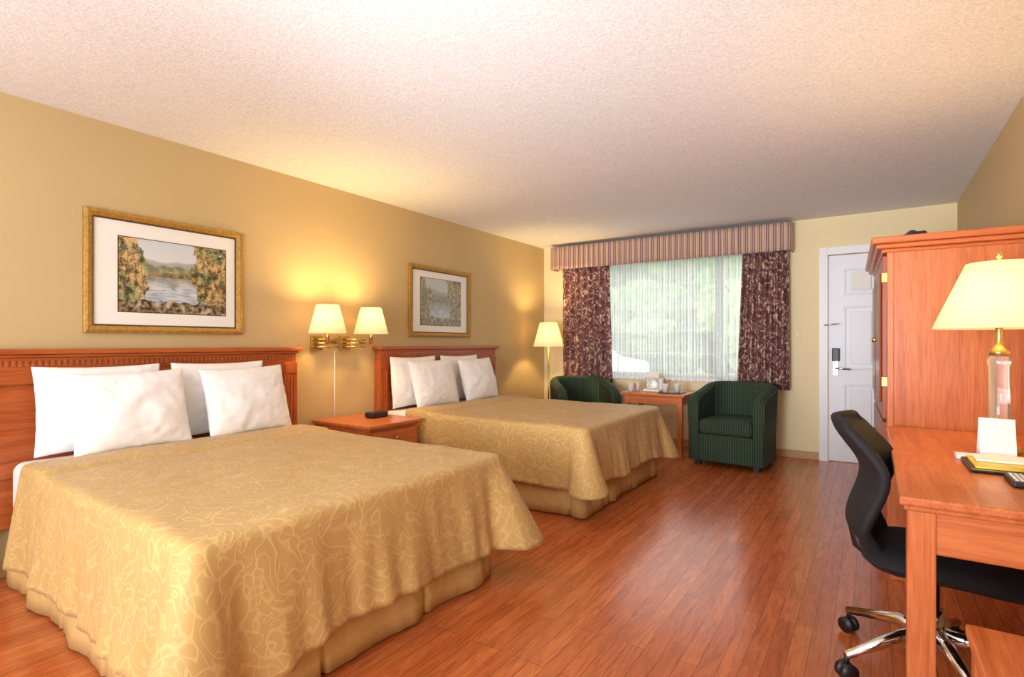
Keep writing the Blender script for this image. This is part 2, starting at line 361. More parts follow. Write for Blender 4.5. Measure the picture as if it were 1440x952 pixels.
boxes('door_notice', [(DX0+.20, DX0+.36, YF+.010, YF+.018, 1.70, 1.88)], M_paper, d)
lathe('peephole', [(.012, 0), (.012, .01)], (DX0+.46, YF+.03, 1.5), M_brass, d)
sw = E('light_switch', (-.63, YF, 1.27))
boxes('plate', [(-.66, -.60, YF-.008, YF, 1.22, 1.32)], M_wallf, sw); boxes('toggle', [(-.635, -.625, YF-.02, YF-.008, 1.26, 1.285)], M_ceramic, sw)

# ------------------------------------------------------------ beds
XH, XF, ZT = -3.22, -1.57, .61
def perimeter(xh, xf, y0, y1, r, n_side, n_c, n_foot):
    P = []
    for i in range(n_side): P.append(((xh+(xf-r-xh)*i/n_side, y0), (0, -1), 0))
    for i in range(n_c):
        a = -pi/2+pi/2*i/n_c; P.append(((xf-r+r*math.cos(a), y0+r+r*math.sin(a)), (math.cos(a), math.sin(a)), math.sin(pi*i/n_c)))
    for i in range(n_foot): P.append(((xf, y0+r+(y1-y0-2*r)*i/n_foot), (1, 0), 0))
    for i in range(n_c):
        a = pi/2*i/n_c; P.append(((xf-r+r*math.cos(a), y1-r+r*math.sin(a)), (math.cos(a), math.sin(a)), math.sin(pi*i/n_c)))
    for i in range(n_side+1): P.append(((xf-r-(xf-r-xh)*i/n_side, y1), (0, 1), 0))
    return P
def bed(name, y0, y1, hy0, hy1, seed, skew, drop0):
    yc = (y0+y1)/2
    b = E(name, (-2.6, yc, 0))
    sk = lambda x, y: y+skew*min(1.2, max(0, (XF-x)/(XF-XH)))*max(0, (yc-y)/(yc-y0))
    box('box_spring', -3.53, -1.63, y0+.05+skew, y1-.05, .12, .33, M_skirt, b, .02)
    boxes('bed_frame', [(-3.5, -3.4, y0+.12+skew, y0+.2+skew, 0, .12), (-3.5, -3.4, y1-.2, y1-.1, 0, .12), (-1.8, -1.7, y0+.12+skew, y0+.2+skew, 0, .12), (-1.8, -1.7, y1-.2, y1-.1, 0, .12)], M_foot, b)
    bm = bmesh.new(); addbox(bm, -3.54, -1.61, y0+.02, y1-.03, .33, .592)
    for v in bm.verts: v.co.y = sk(v.co.x, v.co.y)
    o = fin('mattress', bm, M_white, b, bevel=.05); o.modifiers['bev'].segments = 5
    for p in o.data.polygons: p.use_smooth = True
    # skirt
    P = perimeter(-3.53, -1.615, y0+.035, y1-.035, .03, 130, 8, 110)
    bm = bmesh.new(); cols = []; s = 0; last = None
    for (p, n, c) in P:
        if last: s += math.hypot(p[0]-last[0], p[1]-last[1])
        last = p; cc = []
        for j in range(6):
            t = j/5
            wv = .010*t*math.sin(s*14+seed)+.026*t*noise.noise(Vector((s*5, seed, t*.5)))+.010*t*noise.noise(Vector((s*16, seed, t)))+.02*t
            if c == 0:
                dp = (s % .52)/.52; wv -= .03*t*math.exp(-((dp-.5)/.02)**2)
            x = p[0]+n[0]*wv
            cc.append(bm.verts.new((x, sk(x, p[1]+n[1]*wv), .36-.352*t)))
        cols.append(cc)
    for a, q in zip(cols, cols[1:]):
        for j in range(5): bm.faces.new((a[j], q[j], q[j+1], a[j+1]))
    fin('bed_skirt', bm, M_skirt, b, smooth=True, solid=.004)
    # bedspread
    P = perimeter(XH, XF, y0, y1, .06, 170, 26, 150)
    NT, ND = 26, 24
    bm = bmesh.new(); cols = []; s = 0; last = None
    xm = XF-.72
    for (p, n, c) in P:
        if last: s += math.hypot(p[0]-last[0], p[1]-last[1])
        last = p
        mx = min(max(p[0], XH), xm)
        cc = []
        dcorner = min(math.hypot(p[0]-XF, p[1]-y0), math.hypot(p[0]-XF, p[1]-y1))
        cf = math.exp(-(dcorner/.16)**2); cs = math.exp(-(dcorner/.055)**2)
        ring = math.exp(-((dcorner-.15)/.055)**2)
        inset = .03
        for j in range(NT+1):
            t = j/NT
            x = mx+(p[0]-n[0]*inset-mx)*t; y = yc+(p[1]-n[1]*inset-yc)*t
            z = ZT+.007*noise.noise(Vector((x*3, y*3, seed)))+.004*noise.noise(Vector((x*9, y*9, seed)))
            cu = 1/(1+math.exp(-(XH+.26-x)/.008)); z += .016*cu
            cc.append(bm.verts.new((x, sk(x, y), z)))
        drop = drop0+.012*math.sin(s*7+seed)+.024*noise.noise(Vector((s*3, seed, 5)))+.035*cf
        for j in range(1, ND+1):
            t = j/ND
            if t < .12:
                a = t/.12*pi/2; o_ = -inset+inset*math.sin(a); dz = inset*(1-math.cos(a))
            else:
                tt = (t-.12)/.88; o_ = 0; dz = inset+(drop-inset)*tt
                fold = .022*math.sin(s*10.0+seed*2+1.6*math.sin(s*3.1))+.034*noise.noise(Vector((s*5, tt*.8, seed)))+.020*noise.noise(Vector((s*14, tt*.9, seed+4)))
                o_ = (.05+.06*cf+.11*cs-.05*ring)*tt**1.05+fold*tt**1.1*(1+.5*cf)
                o_ = max(o_, .012*tt-.002)
            cu = 1/(1+math.exp(-(XH+.26-p[0])/.008)) if abs(n[1]) > .9 else 0
            z = ZT-dz+.016*cu*(1-t)+.004*noise.noise(Vector((p[0]*3, p[1]*3, seed)))*(1-t)
            o_ += .008*cu
            x = p[0]+n[0]*o_; y = p[1]+n[1]*o_
            cc.append(bm.verts.new((x, sk(x, y), z)))
        cols.append(cc)
    for a, q in zip(cols, cols[1:]):
        for j in range(len(a)-1):
            try: bm.faces.new((a[j], a[j+1], q[j+1], q[j]))
            except ValueError: pass
    bmesh.ops.remove_doubles(bm, verts=bm.verts, dist=.0008)
    bmesh.ops.recalc_face_normals(bm, faces=bm.faces)
    fin('bedspread', bm, M_spread, b, smooth=True, solid=.008)
    # headboard
    hx0, hx1 = XL+.004, -3.56
    boxes('headboard_panel', [(hx0, hx1-.03, hy0+.05, hy1-.05, .25, 1.06)], M_hy, b)
    boxes('headboard_rails', [(hx0, hx1-.01, hy0+.10, hy1-.10, .97, 1.04), (hx0, hx1-.01, hy0+.10, hy1-.10, .5, .58)], M_hy, b)
    boxes('headboard_frieze', [(hx0, hx1-.005, hy0+.01, hy1-.01, 1.04, 1.105)], M_hy, b)
    boxes('headboard_cap', [(hx0, hx1+.012, hy0-.005, hy1+.005, 1.105, 1.122), (hx0, hx1+.03, hy0-.025, hy1+.025, 1.122, 1.15)], M_hy, b, .006)
    boxes('headboard_posts', [(hx0, hx1, hy0, hy0+.11, 0, 1.04), (hx0, hx1, hy1-.11, hy1, 0, 1.04)], M_hz, b)
    fl = []
    for q in (hy0, hy1-.11):
        for k in range(3): fl.append((hx1-.001, hx1+.006, q+.022+k*.026, q+.022+k*.026+.014, .35, .94))
        fl.append((hx1-.001, hx1+.008, q+.008, q+.102, .96, 1.03))
    boxes('post_flutes', fl, M_hz, b, .002)
    dn = []; y = hy0+.02
    while y < hy1-.03: dn.append((hx1-.006, hx1+.004, y, y+.014, 1.06, 1.09)); y += .026
    boxes('headboard_dentils', dn, M_hy, b, .001)
    return b
bed('bed', .745, 2.29, .66, 2.47, 1.0, .075, .425)
bed('bed.001', 3.24, 4.78, 3.28, 5.02, 5.0, .02, .395)

def pillow(name, c, w, h, th, tilt, seed, yaw=0, roll=0):
    n = 32; bm = bmesh.new()
    R = Matrix.Translation(c) @ Matrix.Rotation(yaw, 4, 'Z') @ Matrix.Rotation(-tilt, 4, 'Y') @ Matrix.Rotation(roll, 4, 'X')
    for sgn in (1, -1):
        g = []
        for i in range(n+1):
            row = []
            for j in range(n+1):
                a = -1+2*i/n; q = -1+2*j/n
                th_ = (max(0, (1-abs(a)**2.4))*max(0, (1-abs(q)**2.4)))**.58
                y = w/2*a*(1-.05*(1-q*q)*abs(a)); z = h/2*q*(1-.06*(1-a*a)*abs(q))
                bul = .12*(1-q)*(1-abs(q))
                x = sgn*(th/2)*th_*(1+bul)
                nv = Vector((a*2.2+seed*3.1, q*2.2, sgn*2))
                x += .014*th_*noise.noise(nv)+.006*th_*noise.noise(nv*2.7)
                ed = max(abs(a), abs(q)); x += .008*noise.noise(Vector((a*7, q*7, seed)))*ed
                row.append(bm.verts.new(R @ Vector((x, y, z))))
            g.append(row)
        for i in range(n):
            for j in range(n):
                f = (g[i][j], g[i+1][j], g[i+1][j+1], g[i][j+1]); bm.faces.new(f if sgn > 0 else f[::-1])
    bmesh.ops.remove_doubles(bm, verts=bm.verts, dist=.004)
    return fin(name, bm, M_white, smooth=True, subs=1)
pn = 0
for yy in (1.24, 1.885, 3.65, 4.31):
    base = .60+.225
    nm = 'pillow' if pn == 0 else 'pillow.%03d' % pn
    pillow(nm, (-3.47, yy-.03, base+.01), .60, .465, .13, .08, pn+1); pn += 1
    pillow('pillow.%03d' % pn, (-3.30, yy+.05, base-.006), .565, .445, .165, .26, pn+1, yaw=.03*((pn//2) % 2*2-1), roll=.02); pn += 1

# ------------------------------------------------------------ nightstand
ns = E('nightstand', (-3.28, 2.93, 0))
a0, a1, b0, b1 = XL+.02, -2.98, 2.64, 3.18
box('carcass', a0, a1-.02, b0+.02, b1-.02, .06, .545, M_wz, ns)
boxes('plinth', [(a0, a1-.01, b0+.01, b1-.01, 0, .07)], M_wy, ns)
boxes('top', [(a0, a1+.02, b0-.01, b1+.01, .56, .585), (a0, a1+.005, b0+.005, b1-.005, .545, .56)], M_wy, ns, .006)
boxes('drawer_fronts', [(a1-.02, a1-.005, b0+.05, b1-.05, .41, .53), (a1-.02, a1-.005, b0+.05, b1-.05, .25, .39), (a1-.02, a1-.005, b0+.05, b1-.05, .09, .23)], M_wy, ns)
for k, z in enumerate((.47, .32, .16)):
    tube('knob_%d' % k, [(a1-.006, 2.91, z), (a1+.02, 2.91, z)], [.008, .016], M_brass, ns)
ac = E('alarm_clock', (-3.3, 3.02, .585))
box('case', -3.36, -3.26, 2.93, 3.10, .586, .63, M_black, ac, .014)
box('display', -3.2605, -3.257, 2.95, 3.08, .595, .62, plain('clock_display', (.02, .02, .02), .1), ac, 0)

# ------------------------------------------------------------ lamps
def shade(name, c, rb, rt, z0, z1, parent):
    o = lathe(name, [(rb, z0), ((rb+rt)/2, (z0+z1)/2), (rt, z1)], (c[0], c[1], 0), M_shade, parent, seg=48, solid=.003); return o
def addbulb(name, c, p, parent, r=.03):
    l = bpy.data.lights.new('bulb', 'POINT'); l.energy = p; l.color = (1, .68, .28); l.shadow_soft_size = r
    o = bpy.data.objects.new(name, l); o.location = c; S.collection.objects.link(o)
    o.parent = parent; o.matrix_parent_inverse = Matrix.Translation(parent.location).inverted()
GLOBE = [(.012, 1.30), (.03, 1.33), (.034, 1.36), (.02, 1.39), (.005, 1.395)]
M_bulb = plain('bulb_glow', (1, .9, .7), .3, emis=(1, .75, .4), es=4)
def sconce(name, ys, xs, ypl):
    s_ = E(name, (XL, ypl, 1.18))
    boxes('backplate', [(XL+.001, XL+.03, ypl-.05, ypl+.05, 1.12, 1.24)], M_brass, s_, .006)
    for k, dz in enumerate((-.03, 0.0, .03)):
        tube('arm_bar_%d' % k, [(XL+.03, ypl-.02, 1.18+dz), (XL+.09, ypl-.02, 1.18+dz), (XL+.10, ypl+.14, 1.18+dz)], .008, M_brass, s_)
    tube('swing_arm', [(XL+.10, ypl+.12, 1.19), (XL+.16, (ypl+ys)/2, 1.19), (xs, ys, 1.19), (xs, ys, 1.25)], .008, M_brass, s_)
    tube('socket', [(xs, ys, 1.17), (xs, ys, 1.30)], .016, M_brass, s_)
    shade('shade', (xs, ys), .135, .08, 1.255, 1.465, s_)
    lathe('bulb_globe', GLOBE, (xs, ys, 0), M_bulb, s_, seg=16)
    addbulb('light', (xs, ys, 1.41), 16, s_, .045)
    return s_
s1 = sconce('wall_lamp', 2.60, -3.38, 2.68)
tube('power_cord', [(XL+.006, 2.86, 1.12), (XL+.006, 2.86, .3)], .004, M_ceramic, s1, 6)
sconce('wall_lamp.001', 3.02, -3.38, 2.95)

fl = E('floor_lamp', (-3.29, 5.76, 0))
lathe('base', [(.13, 0), (.13, .015), (.05, .03), (.015, .05)], (-3.29, 5.76, 0), M_brass, fl)
tube('pole', [(-3.29, 5.76, .03), (-3.29, 5.76, 1.25)], .010, M_brass, fl)
shade('shade', (-3.29, 5.76), .185, .105, 1.14, 1.43, fl)
lathe('bulb_globe', [(r, z-.08) for r, z in GLOBE], (-3.29, 5.76, 0), M_bulb, fl, seg=16)
addbulb('light', (-3.29, 5.76, 1.33), 28, fl, .045)

LX, LY = .415, 2.80
dlp = E('table_lamp', (LX, LY, .76))
lathe('base', [(.07, .755), (.07, .77), (.05, .785), (.03, .795), (.022, .805)], (LX, LY, 0), M_brass, dlp)
lathe('glass_column', [(.024, .805), (.036, .82), (.032, .84), (.032, 1.09), (.038, 1.11), (.028, 1.13)], (LX, LY, 0), M_glass, dlp)
lathe('neck', [(.03, 1.13), (.034, 1.145), (.018, 1.16), (.012, 1.18), (.012, 1.25), (.018, 1.26), (.018, 1.30)], (LX, LY, 0), M_brass, dlp)
shade('shade', (LX, LY), .208, .10, 1.235, 1.49, dlp)
tube('harp_spider', [(LX-.098, LY, 1.485), (LX+.098, LY, 1.485)], .002, M_brass, dlp, 6)
lathe('finial', [(.004, 1.48), (.004, 1.505), (.012, 1.515), (.009, 1.53), (.002, 1.54)], (LX, LY, 0), M_brass, dlp, seg=16)
lathe('bulb_globe', GLOBE, (LX, LY, 0), M_bulb, dlp, seg=16)
addbulb('light', (LX, LY, 1.41), 13, dlp)

# ------------------------------------------------------------ pictures
def lerp(a, b, t):
    t = max(0, min(1, t)); return tuple(a[i]+(b[i]-a[i])*t for i in range(3))
def sstep(a, b, x):
    t = max(0, min(1, (x-a)/(b-a))); return t*t*(3-2*t)
def art_col(u, v, seed, cool):
    n = lambda s, k=0: noise.noise(Vector((u*s*1.4, v*s, seed+k)))
    sky = lerp(srgb(236, 232, 222), srgb(202, 214, 224), v*1.4-.5)
    c = sky
    c = lerp(c, lerp(srgb(164, 174, 182), srgb(184, 180, 170), .5+n(8)), sstep(.02, -.02, v-(.76+.05*math.sin(u*4+seed)+.03*n(4))))
    c = lerp(c, lerp(srgb(126, 132, 106), srgb(186, 168, 124), .5+1.2*n(16)), sstep(.015, -.015, v-(.66+.03*n(9))))
    c = lerp(c, lerp(srgb(96, 102, 72), srgb(176, 150, 100), .5+1.2*n(24)), sstep(.01, -.01, v-(.56+.02*n(12))))
    if v < .50:
        w_ = lerp(srgb(166, 182, 202), srgb(222, 226, 228), .5+.9*n(7))
        ref = lerp(srgb(112, 118, 96), srgb(178, 160, 124), .5+n(14))
        w_ = lerp(w_, ref, .85*sstep(.32, .50, v+.06*n(9))+.2*sstep(.15, .35, abs(u-.5)))
        rp = noise.noise(Vector((u*7, v*44, seed)))
        c = lerp(w_, srgb(112, 124, 130), .4*sstep(.1, .4, rp))
    sh = .15+.08*abs(u-.55)+.05*n(7)
    if v < sh:
        c = lerp(lerp(srgb(56, 50, 40), srgb(164, 142, 108), .45+n(24)*1.2), srgb(196, 182, 152), sstep(.2, .5, n(12, 4)))
    tl = .22+.10*n(4, 3)-.25*max(0, v-.66)-.2*max(0, .3-v); tr = .70+.12*n(4, 5)-.16*max(0, v-.5)+.25*max(0, .3-v)
    m = max(sstep(.05, -.05, u-tl), sstep(-.05, .05, u-tr))*sstep(.10, .2, v)
    dens = m+.6*n(11, 9)+.5*n(28, 1)-.35*max(0, v-.55)
    if dens > .40:
        k = .5+.9*n(15, 2)+.7*n(40)
        warm = sstep(-.25, .3, n(4.5, 6)+.08)
        dark = lerp(srgb(58, 62, 40), srgb(92, 74, 48), warm); lite = lerp(srgb(158, 166, 112), srgb(222, 190, 132), warm)
        c = lerp(c, lerp(dark, lite, k), sstep(.38, .62, dens))
    for tx in (.06, .13, .20, .78, .86, .94):
        if abs(u-tx-.014*math.sin(v*8+tx*30)) < .0035 and .18 < v < .85: c = lerp(c, srgb(78, 66, 52), .7)
    if cool: c = lerp(lerp(c, (.17, .22, .18), .30), (.46, .50, .42), .10)
    return c
M_art, nt, b_ = nmat('art_print')
va = N(nt, 'ShaderNodeVertexColor'); va.layer_name = 'Col'; nt.links.new(va.outputs[0], b_.inputs['Base Color']); b_.inputs['Roughness'].default_value = .3
M_lip = plain('frame_dark', srgb(96, 66, 30), .4, metal=.4)
def picture(name, y0, y1, z0, z1, art, seed, cool):
    p = E(name, (XL, (y0+y1)/2, (z0+z1)/2)); X = XL+.002
    def frame(nm, off, wd, x1, mat):
        A0, A1, B0, B1 = y0+off, y1-off, z0+off, z1-off
        bm = bmesh.new()
        o_ = [(A0, B0), (A1, B0), (A1, B1), (A0, B1)]; i_ = [(A0+wd, B0+wd), (A1-wd, B0+wd), (A1-wd, B1-wd), (A0+wd, B1-wd)]
        vo = [bm.verts.new((X, *q)) for q in o_]; vo2 = [bm.verts.new((x1-.006, *q)) for q in o_]
        m_ = [((q[0]*.55+r[0]*.45), (q[1]*.55+r[1]*.45)) for q, r in zip(o_, i_)]; vm = [bm.verts.new((x1, *q)) for q in m_]
        vi2 = [bm.verts.new((x1-.012, *q)) for q in i_]; vi = [bm.verts.new((X, *q)) for q in i_]
        L_ = [vo, vo2, vm, vi2, vi]
        for a, b in zip(L_, L_[1:]):
            for k in range(4): bm.faces.new((a[k], a[(k+1) % 4], b[(k+1) % 4], b[k]))
        bmesh.ops.recalc_face_normals(bm, faces=bm.faces)
        fin(nm, bm, mat, p, bevel=.002)
    frame('frame', 0, .042, XL+.03, M_gold)
    frame('frame_inner_lip', .040, .010, XL+.022, M_lip)
    box('mat_board', X, XL+.010, y0+.03, y1-.03, z0+.03, z1-.03, M_mat, p, 0)
    ay0, ay1, az0, az1 = art
    box('mat_bevel_line', XL+.0100, XL+.0112, ay0-.005, ay1+.005, az0-.005, az1+.005, M_lip, p, 0)
    bm = bmesh.new(); lay = bm.loops.layers.float_color.new('Col'); nu, nv = 240, 160
    g = [[bm.verts.new((XL+.0125, ay0+(ay1-ay0)*i/nu, az0+(az1-az0)*j/nv)) for j in range(nv+1)] for i in range(nu+1)]
    for i in range(nu):
        for j in range(nv):
            f = bm.faces.new((g[i][j], g[i+1][j], g[i+1][j+1], g[i][j+1]))
            c = art_col((i+.5)/nu, (j+.5)/nv, seed, cool)
            for l in f.loops: l[lay] = (*c, 1)
    fin('art_print', bm, M_art, p)
picture('framed_picture', 1.175, 2.078, 1.238, 1.938, (1.345, 1.965, 1.365, 1.80), 3.3, False)
picture('framed_picture.001', 3.70, 4.62, 1.242, 1.938, (3.86, 4.47, 1.36, 1.82), 8.1, True)

# ------------------------------------------------------------ tub armchairs
def tubchair(name, cx, cy, rot):
    c = E(name, (0, 0, 0))
    R0, T = .345, .095
    path = []
    for i in range(9): path.append(((-R0, -.34+.34*i/8), (-1, 0)))
    for i in range(1, 32):
        a = pi-pi*i/32; ca, sa = math.cos(a), math.sin(a)
        k = (abs(ca)**2.6+abs(sa)**2.6)**(-1/2.6)
        path.append(((R0*ca*k, R0*sa*k), (ca, sa)))
    for i in range(9): path.append(((R0, 0-.34*i/8), (1, 0)))
    bm = bmesh.new(); cols = []
    n = len(path)
    for k, (p, nn) in enumerate(path):
        f = min(k, n-1-k)/(n/2)
        Hh = .70+.09*(1-math.cos(pi*min(1, f*1.5)))/2
        if f < .12: Hh -= .07*(1-f/.12)**2
        fl_ = lambda z: .02*max(0, (z-.35))/.4
        sec = [(0, .05), (0, .3), (fl_(.55), .5), (fl_(.7), Hh-.05), (-.012, Hh-.014), (-T*.5, Hh), (-T+.012, Hh-.014), (-T, Hh-.05), (-T, .4), (-T, .05)]
        cols.append([bm.verts.new((p[0]+nn[0]*s_[0], p[1]+nn[1]*s_[0], s_[1])) for s_ in sec])
    for a, q in zip(cols, cols[1:]):
        m = len(a)
        for j in range(m): bm.faces.new((a[j], a[(j+1) % m], q[(j+1) % m], q[j]))
    bm.faces.new(cols[0][::-1]); bm.faces.new(cols[-1])
    bmesh.ops.recalc_face_normals(bm, faces=bm.faces)
    fin('shell', bm, M_green, c, smooth=True, bevel=.012)
    box('front_rail', -R0+T-.005, R0-T+.005, -.33, .20, .05, .31, M_green, c, .01)
    bm = bmesh.new(); addbox(bm, -R0+T+.003, R0-T-.003, -.355, .24, .31, .45)
    o = fin('seat_cushion', bm, M_green, c, bevel=.04); o.modifiers['bev'].segments = 4
    boxes('feet', [(sx*.27-.025, sx*.27+.025, yy-.025, yy+.025, 0, .05) for sx in (-1, 1) for yy in (-.28, .16)], M_foot, c)
    c.location = (cx, cy, 0); c.rotation_euler = (0, 0, rot)
tubchair('tub_armchair', -1.11, 5.66, math.radians(-6))
tubchair('tub_armchair.001', -2.80, 5.68, math.radians(42))

# square side table with things
t = E('side_table', (-1.93, 5.72, 0))
tx0, tx1, ty0, ty1 = -2.25, -1.57, 5.50, 6.02
boxes('top', [(tx0, tx1, ty0, ty1, .632, .655), (tx0+.012, tx1-.012, ty0+.012, ty1-.012, .62, .632)], M_wx, t, .006)
boxes('apron', [(tx0+.05, tx1-.05, ty0+.04, ty0+.06, .54, .62), (tx0+.05, tx1-.05, ty1-.06, ty1-.04, .54, .62), (tx0+.04, tx0+.06, ty0+.05, ty1-.05, .54, .62), (tx1-.06, tx1-.04, ty0+.05, ty1-.05, .54, .62)], M_wx, t)
boxes('legs', [(px, px+.05, py, py+.05, 0, .62) for px in (tx0+.03, tx1-.08) for py in (ty0+.03, ty1-.08)], M_wz, t, .005)
cm = E('coffee_maker', (-1.97, 5.76, .656))
box('base', -2.07, -1.89, 5.68, 5.86, .656, .685, M_ceramic, cm, .01)
box('tower', -2.07, -1.89, 5.80, 5.86, .68, .83, M_ceramic, cm, .01)
box('head', -2.07, -1.89, 5.69, 5.86, .80, .865, M_ceramic, cm, .014)
lathe('carafe', [(.035, .687), (.055, .70), (.058, .74), (.04, .785)], (-1.98, 5.735, 0), M_glass, cm, seg=24)
cp = E('cup_tray', (-1.76, 5.66, .656)); box('tray', -1.86, -1.62, 5.56, 5.76, .656, .664, M_black, cp, .003)
for k, (x, y) in enumerate(((-2.17, 5.60), (-1.80, 5.62), (-1.70, 5.70), (-2.15, 5.74))):
    z = .0085 if k in (1, 2) else .0005
    lathe('paper_cup' if k == 0 else 'paper_cup.%03d' % k, [(.028, .656+z), (.036, .74+z), (.038, .745+z), (.034, .745+z), (.026, .662+z)], (x, y, 0), M_ceramic, None, seg=24)

# ------------------------------------------------------------ armoire
ar = E('armoire', (.05, 3.47, 0))
x0, x1, y0, y1 = .05, .625, 3.47, 4.68
box('carcass', x0+.02, x1, y0, y1, .08, 1.66, M_wz, ar)
boxes('plinth', [(x0+.01, x1, y0-.01, y1+.01, 0, .09)], M_wy, ar)
boxes('cornice', [(x0-.005, x1, y0-.012, y1+.012, 1.655, 1.675), (x0-.03, x1, y0-.03, y1+.03, 1.675, 1.70), (x0-.05, x1, y0-.05, y1+.05, 1.70, 1.735)], M_wx, ar, .008)
ym = (y0+y1)/2
boxes('doors', [(x0, x0+.022, y0+.01, ym-.003, .78, 1.64), (x0, x0+.022, ym+.003, y1-.01, .78, 1.64)], M_wd, ar)
boxes('door_raised_panels', [(x0-.01, x0, y0+.08, ym-.07, .86, 1.56), (x0-.01, x0, ym+.07, y1-.08, .86, 1.56)], M_wd, ar, .008)
boxes('drawers', [(x0, x0+.022, y0+.01, y1-.01, .44, .76), (x0, x0+.022, y0+.01, y1-.01, .11, .42)], M_wd, ar)
for k, (yy, zz) in enumerate(((ym-.05, 1.2), (ym+.05, 1.2), (y0+.3, .6), (y1-.3, .6), (y0+.3, .27), (y1-.3, .27))):
    tube('knob_%d' % k, [(x0+.001, yy, zz), (x0-.028, yy, zz)], [.008, .016], M_brass, ar)
boxes('hinges', [(x0-.004, x0+.03, y0-.004, y0+.01, z, z+.05) for z in (.95, 1.5)], M_brass, ar, .001)
boxes('side_trim', [(x0+.02, x0+.05, y0-.006, y0, .09, 1.655)], M_wz, ar)
ar.rotation_euler = (0, 0, math.radians(1.6))
bg = E('folded_bag', (.2, 3.75, 1.735))
bm = bmesh.new()
bmesh.ops.create_icosphere(bm, subdivisions=4, radius=1)
for v in bm.verts:
    nz = noise.noise(v.co*2.1)
    z = max(-.35, v.co.z*(1+.3*nz)); v.co = Vector((.20+.085*v.co.x*(1+.2*nz), 3.78+.13*v.co.y, 1.737+.050*(z+.35)))
fin('bag_body', bm, M_black, bg, smooth=True)

# ------------------------------------------------------------ desk
dk = E('desk', (.35, 2.6, 0))
x0, x1, y0, y1 = .075, .63, 1.85, 3.36
boxes('desk_top', [(x0-.01, x1, y0-.012, y1, .73, .755), (x0, x1, y0, y1, .715, .73)], M_wy, dk, .006)
boxes('apron', [(x0+.03, x1, y0+.015, y0+.035, .60, .715), (x0+.03, x1-.0, y1-.035, y1-.015, .60, .715), (x0+.02, x0+.04, y0+.06, y1-.06, .615, .715), (x1-.03, x1-.01, y0+.03, y1-.03, .5, .715)], M_wx, dk, .003)
legs = [(x0+.008, x0+.073, y0+.008, y0+.073, 0, .715), (x0+.008, x0+.073, y1-.073, y1-.008, 0, .715), (x1-.07, x1-.002, y0+.008, y0+.073, 0, .715), (x1-.07, x1-.002, y1-.073, y1-.008, 0, .715)]
boxes('legs', legs, M_wz, dk, .005)
card = E('tent_card', (.38, 2.66, .755))
bm = bmesh.new()
for (q0, q1) in (((2.62, .757), (2.655, .90)), ((2.655, .90), (2.70, .757))):
    a = [bm.verts.new((.335, q0[0], q0[1])), bm.verts.new((.435, q0[0]-.015, q0[1])), bm.verts.new((.435, q1[0]-.015, q1[1])), bm.verts.new((.335, q1[0], q1[1]))]
    bm.faces.new(a)
fin('folded_card', bm, M_paper, card, solid=.002)
tr = E('brochure_tray', (.40, 2.42, .755))
box('tray', .27, .53, 2.30, 2.54, .756, .768, M_black, tr, .006)
box('magazine', .285, .515, 2.315, 2.525, .769, .774, M_yellow, tr, .001)
box('notepad', .30, .44, 2.42, 2.52, .775, .782, M_paper, tr, .001)
pp = E('paper_stack', (.36, 2.58, .755)); boxes('sheets', [(.26, .50, 2.55, 2.605, .756, .772)], M_paper, pp, .001)
rc = E('remote_control', (.37, 2.20, .755)); box('body', .345, .395, 2.12, 2.27, .756, .776, M_black, rc, .006)
boxes('buttons', [(.352+.012*i, .360+.012*i, 2.13+.02*j, 2.14+.02*j, .776, .778) for i in range(3) for j in range(6)], M_ceramic, rc, 0)

# luggage bench
lb = E('luggage_bench', (.42, 1.3, 0))
x0, x1, y0, y1 = .19, .628, .80, 1.70
box('bench_top', x0, x1, y0, y1, .47, .50, M_wy, lb, .006)
boxes('bench_apron', [(x0+.02, x1-.02, y0+.02, y0+.04, .38, .47), (x0+.02, x1-.02, y1-.04, y1-.02, .38, .47), (x0+.02, x0+.04, y0+.02, y1-.02, .38, .47), (x1-.04, x1-.02, y0+.02, y1-.02, .38, .47)], M_wx, lb)
boxes('bench_legs', [(px, px+.05, py, py+.05, 0, .47) for px in (x0+.01, x1-.06) for py in (y0+.01, y1-.06)], M_wz, lb)

# ------------------------------------------------------------ office chair
oc = E('office_chair', (0, 0, 0))
def interp(tab, t):
    for (a, va_), (b, vb) in zip(tab, tab[1:]):
        if t <= b:
            k = (t-a)/(b-a); k = k*k*(3-2*k); return va_+(vb-va_)*k
    return tab[-1][1]
def backf(u, v):
    a = -1+2*u
    x = interp([(0, -.20), (.20, -.25), (.60, -.205), (1, -.30)], v)
    hw = interp([(0, .17), (.25, .225), (.6, .225), (.9, .19), (1, .14)], v)
    return (x+.085*a*a*(.6+.4*math.sin(pi*v)), hw*a, .435+.475*v)
gridmesh('backrest', 24, 30, backf, M_mesh, oc, solid=.035, subs=1)
def seatf(s_):
    def f(u, v):
        a = -1+2*u; q = -1+2*v
        r = (abs(a)**4+abs(q)**4)**.25; k = 1 if r == 0 else max(abs(a), abs(q))/r
        th = max(0, 1-max(abs(a), abs(q))**4)**.5
        return (.03+.24*q*k, .245*a*k, .425+s_*.042*th-(.02*max(0, q)**2))
    return f
gridmesh('seat_top', 20, 20, seatf(1), M_mesh, oc); gridmesh('seat_bottom', 20, 20, seatf(-1), M_mesh, oc)
boxes('mechanism', [(-.12, .12, -.07, .07, .345, .395)], M_black, oc, .01)
tube('back_bracket', [(-.05, 0, .37), (-.17, 0, .375), (-.225, 0, .42), (-.245, 0, .52)], .022, M_black, oc)
tube('gas_column', [(0, 0, .12), (0, 0, .24), (0, 0, .241), (0, 0, .36)], [.03, .03, .018, .018], M_chrome, oc, 20)
